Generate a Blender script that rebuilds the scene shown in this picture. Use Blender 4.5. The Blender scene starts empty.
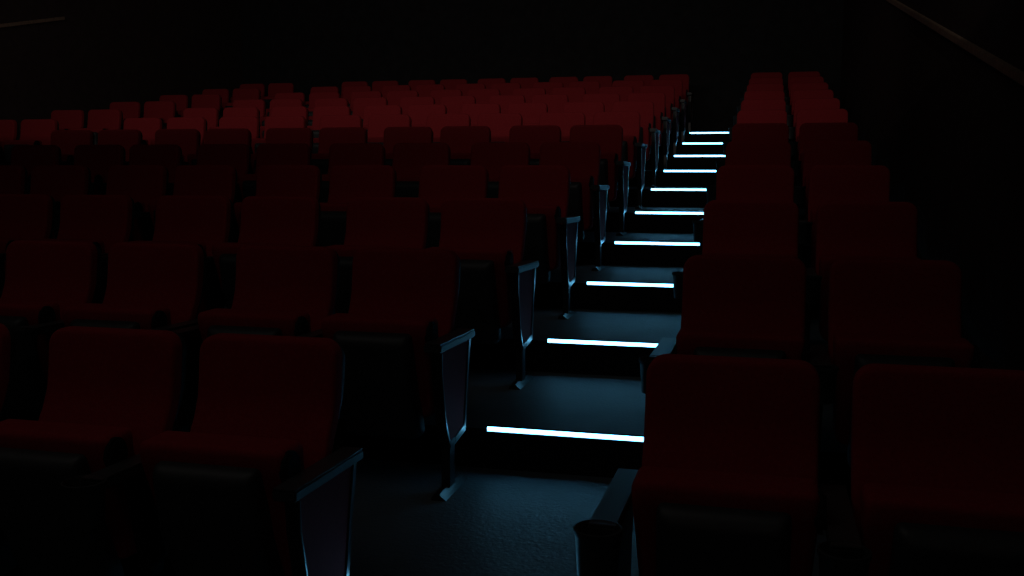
import bpy, math, random
from mathutils import Vector, Matrix
random.seed(4)
S = bpy.context.scene
COL = S.collection
D = 1.2                    # row depth in metres
R = 0.1455 * D             # riser height
LEVEL0 = 2 * R             # height of the tread behind step light 0
SEAT_Y = 2.276 * D         # backrest plane of the front row
N_ROWS = 12
AISLE_L, AISLE_R = -0.985 * D, -0.315 * D
WALL_R, WALL_L = 0.87 * D, -7.79 * D
BACK_Y, FRONT_Y, CEIL = 13.9 * D, -4.2, 4.7

# ------------------------------------------------------------------ helpers
def mat(name, color, rough=.6, spec=.5, metal=0, emit=None, strength=0, noise=None, bump=None, sheen=0, anis=None):
    m = bpy.data.materials.new(name); m.use_nodes = True
    nt = m.node_tree; b = nt.nodes['Principled BSDF']
    b.inputs['Base Color'].default_value = (*color, 1)
    b.inputs['Roughness'].default_value = rough
    b.inputs['Specular IOR Level'].default_value = spec
    b.inputs['Metallic'].default_value = metal
    if sheen:
        b.inputs['Sheen Weight'].default_value = sheen
        b.inputs['Sheen Roughness'].default_value = .5
        b.inputs['Sheen Tint'].default_value = (*[min(1, c * 3) for c in color], 1)
    if emit:
        b.inputs['Emission Color'].default_value = (*emit, 1)
        b.inputs['Emission Strength'].default_value = strength
    tc = nt.nodes.new('ShaderNodeTexCoord')
    if noise:
        sc, amt = noise
        n = nt.nodes.new('ShaderNodeTexNoise'); n.inputs['Scale'].default_value = sc; n.inputs['Detail'].default_value = 4
        nt.links.new(tc.outputs['Object'], n.inputs['Vector'])
        r = nt.nodes.new('ShaderNodeValToRGB')
        r.color_ramp.elements[0].position = .3; r.color_ramp.elements[1].position = .7
        r.color_ramp.elements[0].color = (*[c * (1 - amt) for c in color], 1)
        r.color_ramp.elements[1].color = (*[c * (1 + amt) for c in color], 1)
        nt.links.new(n.outputs['Fac'], r.inputs['Fac']); nt.links.new(r.outputs['Color'], b.inputs['Base Color'])
    if bump:
        sc, st, dist = bump
        n = nt.nodes.new('ShaderNodeTexNoise'); n.inputs['Scale'].default_value = sc; n.inputs['Detail'].default_value = 3
        nt.links.new(tc.outputs['Object'], n.inputs['Vector'])
        bp = nt.nodes.new('ShaderNodeBump'); bp.inputs['Strength'].default_value = st; bp.inputs['Distance'].default_value = dist
        nt.links.new(n.outputs['Fac'], bp.inputs['Height']); nt.links.new(bp.outputs['Normal'], b.inputs['Normal'])
    return m

M = dict(
    red=mat('red_upholstery', (.40, .031, .038), .95, .15, noise=(90, .12), bump=(260, .25, .002)),
    plastic=mat('black_plastic', (.036, .039, .041), .50, .6, bump=(500, .08, .001)),
    arm=mat('satin_armrest_top', (.060, .062, .064), .36, 1.0, bump=(500, .05, .001)),  # lighter and glossier than the arm body, for step-light sheen on top
    frame=mat('dark_grey_frame', (.020, .022, .024), .32, .6),
    insert=mat('maroon_panel_fabric', (.20, .036, .042), .9, .08, noise=(120, .12)),
    floor=mat('dark_rubber_floor', (.122, .155, .174), .55, .45, noise=(6, .08), bump=(66, .42, .008)),
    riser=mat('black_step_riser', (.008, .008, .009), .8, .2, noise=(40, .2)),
    shell=mat('black_seat_shell', (.028, .029, .030), .62, .35, bump=(500, .08, .001)),
    matt_black=mat('matt_black_plastic', (.012, .012, .012), .85, .2, noise=(60, .1)),
    wall=mat('black_wall_cloth', (.030, .029, .030), .95, .1, noise=(8, .15), bump=(120, .2, .003)),
    wallpanel=mat('dark_brown_wall_cloth', (.085, .062, .057), .95, .1, noise=(8, .1), bump=(120, .2, .003)),
    ceiling=mat('black_ceiling_board', (.020, .020, .020), .95, .1, noise=(5, .1)),
    wood=mat('brown_wood_trim', (.40, .28, .20), .6, .4, noise=(30, .25)),
    led=mat('step_light_diffuser', (.8, .8, .8), .5, .3, emit=(.15, .60, 1.0), strength=8.6),
    alu=mat('step_light_channel', (.12, .12, .125), .35, .5, metal=.6),
)

class MB:
    def __init__(s): s.v = []; s.f = []
    def add(s, vs, fs):
        o = len(s.v); s.v += [tuple(p) for p in vs]; s.f += [tuple(i + o for i in f) for f in fs]
        return s
    def box(s, x0, x1, y0, y1, z0, z1):
        vs = [(x, y, z) for z in (z0, z1) for y in (y0, y1) for x in (x0, x1)]
        return s.add(vs, [(0, 2, 3, 1), (4, 5, 7, 6), (0, 1, 5, 4), (2, 6, 7, 3), (0, 4, 6, 2), (1, 3, 7, 5)])
    def prism(s, poly, x0, x1):
        """a polygon in (y, z), extruded along x"""
        n = len(poly)
        vs = [(x0, y, z) for y, z in poly] + [(x1, y, z) for y, z in poly]
        fs = [tuple(range(n - 1, -1, -1)), tuple(range(n, 2 * n))]
        fs += [(i, (i + 1) % n, n + (i + 1) % n, n + i) for i in range(n)]
        return s.add(vs, fs)
    def lathe(s, cx, cy, prof, n=28):
        k = len(prof); vs = []; fs = []
        for i in range(n):
            a = 2 * math.pi * i / n
            vs += [(cx + r * math.cos(a), cy + r * math.sin(a), z) for r, z in prof]
        for i in range(n):
            j = (i + 1) % n
            for q in range(k):
                w = (q + 1) % k
                fs.append((i * k + q, j * k + q, j * k + w, i * k + w))
        return s.add(vs, fs)
    def pad(s, hw, z0, z1, rc_top, rc_bot, front, thick, rnd, bulge=0, nx=22, nz=26):
        """an upholstered pad: outline hw(z) half wide with round corners, front face y=front(z), edges rounded"""
        H = (z1 - z0)
        us = [math.sin(math.pi / 2 * (-1 + 2 * i / nx)) for i in range(nx + 1)]
        ts = [.5 - .5 * math.cos(math.pi * j / nz) for j in range(nz + 1)]
        F = []; B = []
        for t in ts:
            z = z0 + H * t
            w = hw(z)
            for (edge, rc) in ((z1 - z, rc_top), (z - z0, rc_bot)):
                if rc and edge < rc: w = min(w, hw(z) - rc + math.sqrt(max(0, rc * rc - (rc - edge) ** 2)))
            for u in us:
                x = w * u
                # distance to the outline (round corners)
                d = min(hw(z) - abs(x), z1 - z, z - z0)
                for (edge, rc) in ((z1 - z, rc_top), (z - z0, rc_bot)):
                    qx = abs(x) - (hw(z) - rc); qz = rc - edge
                    if rc and qx > 0 and qz > 0: d = min(d, rc - math.hypot(qx, qz))
                d = max(0, d)
                y = front(z)
                if d < rnd: y += rnd * (1 - math.sqrt(max(0, 1 - (1 - d / rnd) ** 2)))
                y -= bulge * max(0, 1 - u * u) * math.sin(math.pi * min(1, max(0, t)))
                F.append((x, y, z)); B.append((x, front(z) + thick, z))
        nn = nx + 1; o = len(F); fs = []
        for j in range(nz):
            for i in range(nx):
                a = j * nn + i
                fs.append((a, a + 1, a + nn + 1, a + nn)); fs.append((o + a, o + a + nn, o + a + nn + 1, o + a + 1))
        rim = list(range(nn)) + [j * nn + nx for j in range(1, nz + 1)] + [nz * nn + i for i in range(nx - 1, -1, -1)] + [j * nn for j in range(nz - 1, 0, -1)]
        for a, b in zip(rim, rim[1:] + rim[:1]): fs.append((a, o + a, o + b, b))
        return s.add(F + B, fs)
    def build(s, name, m, parent=None, bevel=0, smooth=None, seg=2):
        me = bpy.data.meshes.new(name); me.from_pydata(s.v, [], s.f); me.validate(); me.materials.append(m)
        ob = bpy.data.objects.new(name, me); COL.objects.link(ob); ob.parent = parent
        import bmesh
        bm = bmesh.new(); bm.from_mesh(me)
        bmesh.ops.recalc_face_normals(bm, faces=bm.faces)
        if bevel:
            bmesh.ops.bevel(bm, geom=[e for e in bm.edges if len(e.link_faces) == 2 and e.calc_face_angle(0) > .35], offset=bevel, segments=seg, affect='EDGES', clamp_overlap=True)
        for f in bm.faces: f.smooth = True
        bm.to_mesh(me); bm.free()
        ang = math.radians(35 if smooth is None else smooth)
        try: me.set_sharp_from_angle(angle=ang)
        except Exception: pass
        return ob

def tag(o, label=None, cat=None, group=None, kind=None):
    for k, v in (('label', label), ('category', cat), ('group', group), ('kind', kind)):
        if v: o[k] = v
    return o
def empty(name, loc):
    o = bpy.data.objects.new(name, None); COL.objects.link(o); o.location = loc; o.empty_display_size = .1
    return o
def lerp(pts, z):
    pts = sorted(pts)
    if z <= pts[0][0]: return pts[0][1]
    for (a, b), (c, d) in zip(pts, pts[1:]):
        if z <= c:
            t = (z - a) / (c - a); t2 = t * t * (3 - 2 * t) * .3 + t * .7
            return b + (d - b) * t2
    return pts[-1][1]

# ------------------------------------------------------------------ the setting
poly = [(FRONT_Y, 0), (3.327 * D - D, 0)]
for n in range(-1, 10):
    y = (3.327 + n) * D; z = LEVEL0 + n * R
    poly += [(y, z), (y + D if n < 9 else BACK_Y, z)]
poly += [(BACK_Y, -.3), (FRONT_Y, -.3)]
fl = MB().prism(poly, WALL_L, WALL_R).build('floor', M['floor'], smooth=20)
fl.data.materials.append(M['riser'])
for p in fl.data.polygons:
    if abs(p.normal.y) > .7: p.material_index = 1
tag(fl, kind='structure')
T = .2
tag(MB().box(WALL_R, WALL_R + T, FRONT_Y, BACK_Y + T, -.3, CEIL).build('wall_right', M['wallpanel']), kind='structure')
tag(MB().box(WALL_L - T, WALL_L, FRONT_Y, BACK_Y + T, -.3, CEIL).build('wall_left', M['wallpanel']), kind='structure')
tag(MB().box(WALL_L, WALL_R, BACK_Y, BACK_Y + T, -.3, CEIL).build('wall_back', M['wall']), kind='structure')
tag(MB().box(WALL_L, WALL_R, FRONT_Y - T, FRONT_Y, -.3, CEIL).build('wall_front', M['wall']), kind='structure')
tag(MB().box(WALL_L - T, WALL_R + T, FRONT_Y - T, BACK_Y + T, CEIL, CEIL + .15).build('ceiling', M['ceiling']), kind='structure')
# sloping wood trims on the side walls, parallel to each other
def trim_z(y): return (2.194 + .291 + .2160 * (y / D - 8.27)) * D
for k, (x0, x1) in enumerate(((WALL_R - .03, WALL_R), (WALL_L, WALL_L + .03))):
    ya, yb = -2.0, 9.93 * D; h = .044; up = k * .049
    p = [(ya, trim_z(ya) - h + up), (yb, trim_z(yb) - h + up), (yb, trim_z(yb) + up), (ya, trim_z(ya) + up)]
    tag(MB().prism(p, x0, x1).build('trim_%d' % (k + 1), M['wood'], bevel=.004), kind='structure')

# ------------------------------------------------------------------ step lights
ORD = ['lowest', 'second', 'third', 'fourth', 'fifth', 'sixth', 'seventh', 'eighth', 'ninth', 'tenth', 'topmost']
for n in range(-1, 10):
    y = (3.327 + n) * D; z = LEVEL0 + n * R + .001
    x0, x1 = -.943 * D, -.354 * D
    t = empty('step_light', (0, y, z))
    MB().prism([(.012, -.0135), (-.012, -.0135), (-.012, -.0105), (-.003, -.0105), (-.003, .0105), (-.006, .0105), (-.006, .0125), (.012, .0125)], x0 - .004, x1 + .004).build('channel', M['riser'], t)
    MB().box(x0, x1, -.0060, -.0031, -.0095, .0090).build('diffuser', M['led'], t)
    lab = 'glowing white light strip on the topmost aisle step, below the back wall' if n == 9 else \
          'tip of a glowing light strip on the lowest step, behind the front row' if n == -1 else \
          'glowing white light strip on the aisle step %s from the top' % ORD[9 - n]
    tag(t, lab, 'light strip', 'light strips along the aisle steps')

# ------------------------------------------------------------------ the chairs
BP = [(.941, 0), (.893, -.006), (.815, -.015), (.748, -.026), (.696, -.048), (.648, -.076), (.60, -.102), (.53, -.120), (.44, -.12)]
bfront = lambda z: lerp(BP, z)
ARM_X = .2293 * D
def make_chair(left):
    """left: the left chair of a pair (its own cup arm and aisle-side panel); else the right one (shared cup arm and a plain end arm)"""
    t = empty('cinema_chair', (0, 0, 0))
    MB().pad(lambda z: .233 - .006 * max(0, (.6 - z) / .16), .44, .941, .055, .04, bfront, .050, .013, bulge=.004).build('backrest', M['red'], t, smooth=60)
    sh = lambda z: .229 - .020 * min(1, max(0, (.80 - z) / .30))
    bs = MB(); bs.pad(sh, .36, .934, .06, .03, lambda z: bfront(z) + .036, .045, .012)
    bs.build('back_shell', M['shell'], t, smooth=60)
    # the folded-up seat
    sw = lambda z: .226 - .016 * min(1, max(0, (.66 - z) / .30))
    cf = lambda z: lerp([(.69, -.348), (.64, -.346), (.5, -.30), (.30, -.23)], z)
    sc = MB(); sc.pad(sw, .28, .695, .024, .05, cf, .125, .020, bulge=.003)
    seat = sc.build('seat_cushion', M['red'], t, smooth=60)
    pf = lambda z: lerp([(.655, -.392), (.60, -.402), (.45, -.38), (.22, -.29)], z)
    MB().pad(lambda z: .160, .20, .645, .018, .03, pf, .09, .042).build('seat_pan', M['plastic'], seat, smooth=60)
    # matt black disc on the inner side of the arm
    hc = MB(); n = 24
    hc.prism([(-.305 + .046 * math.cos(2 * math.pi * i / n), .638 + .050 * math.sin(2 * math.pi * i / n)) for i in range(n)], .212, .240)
    hc.build('side_disc', M['matt_black'], t, bevel=.008)
    MB().box(-.20, .20, -.13, -.085, .33, .37).build('cross_beam', M['matt_black'], t, bevel=.006)
    # cup arm on the left
    ax = -ARM_X
    arm = MB().prism([(-.485, .591), (-.485, .621), (.014, .607), (.014, .577)], ax - .035, ax + .035).build('armrest', M['plastic'], t, bevel=.006)
    def arm_sheen_slab(ax, y0, y1, z0, z1, par):  # thin glossy slab added so the armrest top catches the step lights
        MB().prism([(y0, z0), (y0, z0 + .004), (y1, z1 + .004), (y1, z1)], ax - .0335, ax + .0335).build('arm_sheen_slab', M['arm'], par, bevel=.0015)
    arm_sheen_slab(ax, -.482, .011, .6205, .6067, arm)
    cup = MB(); cy = -.503
    cup.lathe(ax - .006, cy, [(0.0005, .505), (.047, .505), (.054, .608), (.058, .614), (.058, .624), (.053, .625), (.050, .620), (.044, .511), (.0005, .511)])
    cup.build('cup_holder', M['plastic'], arm, smooth=40)
    plate = [(-.40, .582), (-.398, .495), (-.356, .300), (-.305, .186), (-.235, .186), (-.097, .206), (-.055, .42), (-.013, .582)]
    ins = [(-.389, .582), (-.387, .495), (-.346, .306), (-.300, .218), (-.235, .216), (-.116, .236), (-.082, .42), (-.042, .582)]
    post = [(-.296, .02), (-.222, .02), (-.222, .225), (-.296, .225)]
    def foot(ax, sg):
        # low plate: a ridge along its length, the outer side sloping down to the floor
        sec = [(-.030, 0), (-.024, .020), (0, .030), (.006, .030), (.030, .004), (.033, 0)]
        ys = [(-.39, .8), (-.30, 1), (-.22, 1), (-.10, .6)]
        n = len(sec); b = MB()
        vs = [(ax + sg * u, y, h * k) for y, k in ys for u, h in sec]
        fs = [tuple(range(n)), tuple(range(3 * n, 4 * n))]
        for j in range(3):
            fs += [(j * n + i, j * n + (i + 1) % n, (j + 1) * n + (i + 1) % n, (j + 1) * n + i) for i in range(n)]
        b.add(vs, fs).build('foot', M['frame'], t, bevel=.0015)
    def end(sign, ax):
        xo = ax + sign * .023; xi = ax - sign * .018
        rim = MB().prism(plate, min(xo - sign * .006, xi), max(xo - sign * .006, xi))
        for k in range(7):      # the raised border round the fabric
            q = [plate[k], plate[k + 1], ins[k + 1], ins[k]]
            rim.prism(q, min(xi, xo + sign * .002), max(xi, xo + sign * .002))
        p = rim.build('end_panel', M['frame'], t, bevel=.002, seg=2)
        a, b = xo - sign * .007, xo - sign * .003
        MB().prism(ins, min(a, b), max(a, b)).build('fabric_insert', M['insert'], p)
        MB().prism(post, ax - .016, ax + .018).build('post', M['frame'], t, bevel=.004)
        foot(ax, sign)
    def mid(ax):
        MB().prism([(-.33, .582), (-.26, .25), (-.20, .25), (-.08, .582)], ax - .018, ax + .018).build('side_frame', M['matt_black'], t, bevel=.004)
        MB().prism(post, ax - .016, ax + .016).build('post', M['frame'], t, bevel=.004)
        foot(ax, 1)
    if left:
        end(-1, ax)
    else:
        mid(ax)
        ax2 = ARM_X
        arm2 = MB().prism([(-.440, .591), (-.440, .622), (.014, .610), (.014, .579)], ax2 - .035, ax2 + .035).build('armrest', M['plastic'], t, bevel=.005)
        arm_sheen_slab(ax2, -.437, .011, .6215, .6097, arm2)
        end(1, ax2)
    return t
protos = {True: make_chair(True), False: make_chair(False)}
used = {True: False, False: False}
def place(left, loc):
    if not used[left]:
        used[left] = True; r = protos[left]; r.location = loc; return r
    src = protos[left]
    r = src.copy(); COL.objects.link(r); r.location = loc
    for ch in list(src.children):
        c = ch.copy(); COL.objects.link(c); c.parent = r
        for g in list(ch.children):
            d = g.copy(); COL.objects.link(d); d.parent = c
    return r
P = 1.0015
main = []   # (x, is_left_of_pair), counted leftwards from the aisle
for k in range(5):
    main += [((-1.2336 - k * P) * D, False), ((-1.2336 - .46 - k * P) * D, True)]
side_r = [(-.0687 * D, True), (.3900 * D, False)]
side_l = [(-6.842 * D, False), (-7.301 * D, True)]
# how many chairs of the main block and of the far block the picture takes in, row by row
N_MAIN = [3, 4, 6, 8, 9, 10, 10, 10, 10, 10, 10, 10]
N_FAR = [0, 0, 0, 0, 0, 1, 2, 2, 2, 2, 2, 2]
ROWN = ['front', 'second', 'third', 'fourth', 'fifth', 'sixth', 'seventh', 'eighth', 'ninth', 'tenth', 'eleventh', 'back']
SEATN = ['first', 'second', 'third', 'fourth', 'fifth', 'sixth', 'seventh', 'eighth', 'ninth', 'tenth']
for m in range(N_ROWS):
    y = SEAT_Y + m * D; z = m * R
    row = ROWN[m] + ' row'
    for i in range(N_MAIN[m]):
        x, l = main[i]
        c = place(l, (x, y, z))
        where = 'seat directly left of the lit steps' if i == 0 else '%s seat left of the lit steps' % SEATN[i]
        tag(c, 'red folding cinema chair, %s, main block, %s' % (row, where), 'chair', 'red cinema chairs in the main block')
    for i, (x, l) in enumerate(side_r):
        c = place(l, (x, y, z))
        tag(c, 'red folding cinema chair, %s, right of the lit steps, %s' % (row, 'seat on the aisle' if i == 0 else 'seat nearest the wall'), 'chair', 'red cinema chairs along the right wall')
    for i in range(N_FAR[m]):
        x, l = side_l[i]
        c = place(l, (x, y, z))
        tag(c, 'red folding cinema chair, %s, far left block, %s' % (row, 'inner of its two seats' if i == 0 else 'seat nearest the wall'), 'chair', 'red cinema chairs in the far left block')

# ------------------------------------------------------------------ light
def area(name, loc, sx, sy, power, col, rot=(0, 0, 0), spread=None):
    l = bpy.data.lights.new(name, 'AREA'); l.shape = 'RECTANGLE'; l.size = sx; l.size_y = sy; l.energy = power; l.color = col
    if spread: l.spread = spread
    o = bpy.data.objects.new(name, l); COL.objects.link(o); o.location = loc; o.rotation_euler = rot
    return o
XC = (WALL_L + WALL_R) / 2
area('house_light', (-2.6, 1.6, CEIL - .05), 5.0, 2.0, 3.3, (1, .93, .86))
def aimed(p, q): return (Vector(q) - Vector(p)).to_track_quat('-Z', 'Y').to_euler()
p = (-.9, 3.7, CEIL - .25)
area('aisle_ceiling_light', p, .8, .4, 1.05, (1, .93, .86), aimed(p, (-1.2, 8.2, 1.4)), math.radians(100))
p = (XC, 6.4, CEIL - .25)
area('rear_ceiling_light', p, 8.0, .3, 7.0, (1, .92, .86), aimed(p, (XC, 14.5, 2.3)), math.radians(86))
sp = bpy.data.lights.new('rear_spot', 'SPOT'); sp.energy = 190; sp.color = (1, .9, .82)
sp.spot_size = math.radians(178); sp.spot_blend = 0.0; sp.shadow_soft_size = .05
so = bpy.data.objects.new('rear_spot', sp); COL.objects.link(so)
so.location = (.3, -3.9, 3.35)
edge = Vector((0, 8.74, 1.86)) - Vector((0, -3.9, 3.35))     # the beam's lower edge passes just above the sixth row
edge.rotate(Matrix.Rotation(math.radians(-1), 4, 'X'))
nrm = Vector((0, -edge.z, edge.y)).normalized()
so.rotation_euler = nrm.to_track_quat('-Z', 'Y').to_euler()

w = bpy.data.worlds.new('world'); S.world = w; w.use_nodes = True
w.node_tree.nodes['Background'].inputs[0].default_value = (0, 0, 0, 1)

# ------------------------------------------------------------------ camera
cam = bpy.data.cameras.new('camera'); cam.lens = 995.6 * 36 / 1024; cam.sensor_width = 36; cam.clip_start = .02
co = bpy.data.objects.new('camera', cam); COL.objects.link(co)
co.location = (0, 0, .9339 * D + LEVEL0)
co.rotation_euler = (math.pi / 2 - .1235, 0, .2511)
S.camera = co
S.view_settings.view_transform = 'Standard'; S.view_settings.look = 'None'
S.view_settings.exposure = 0; S.view_settings.gamma = 1; S.view_settings.use_curve_mapping = False
S.cycles.max_bounces = 6
try: S.cycles.use_denoising = True
except Exception: pass
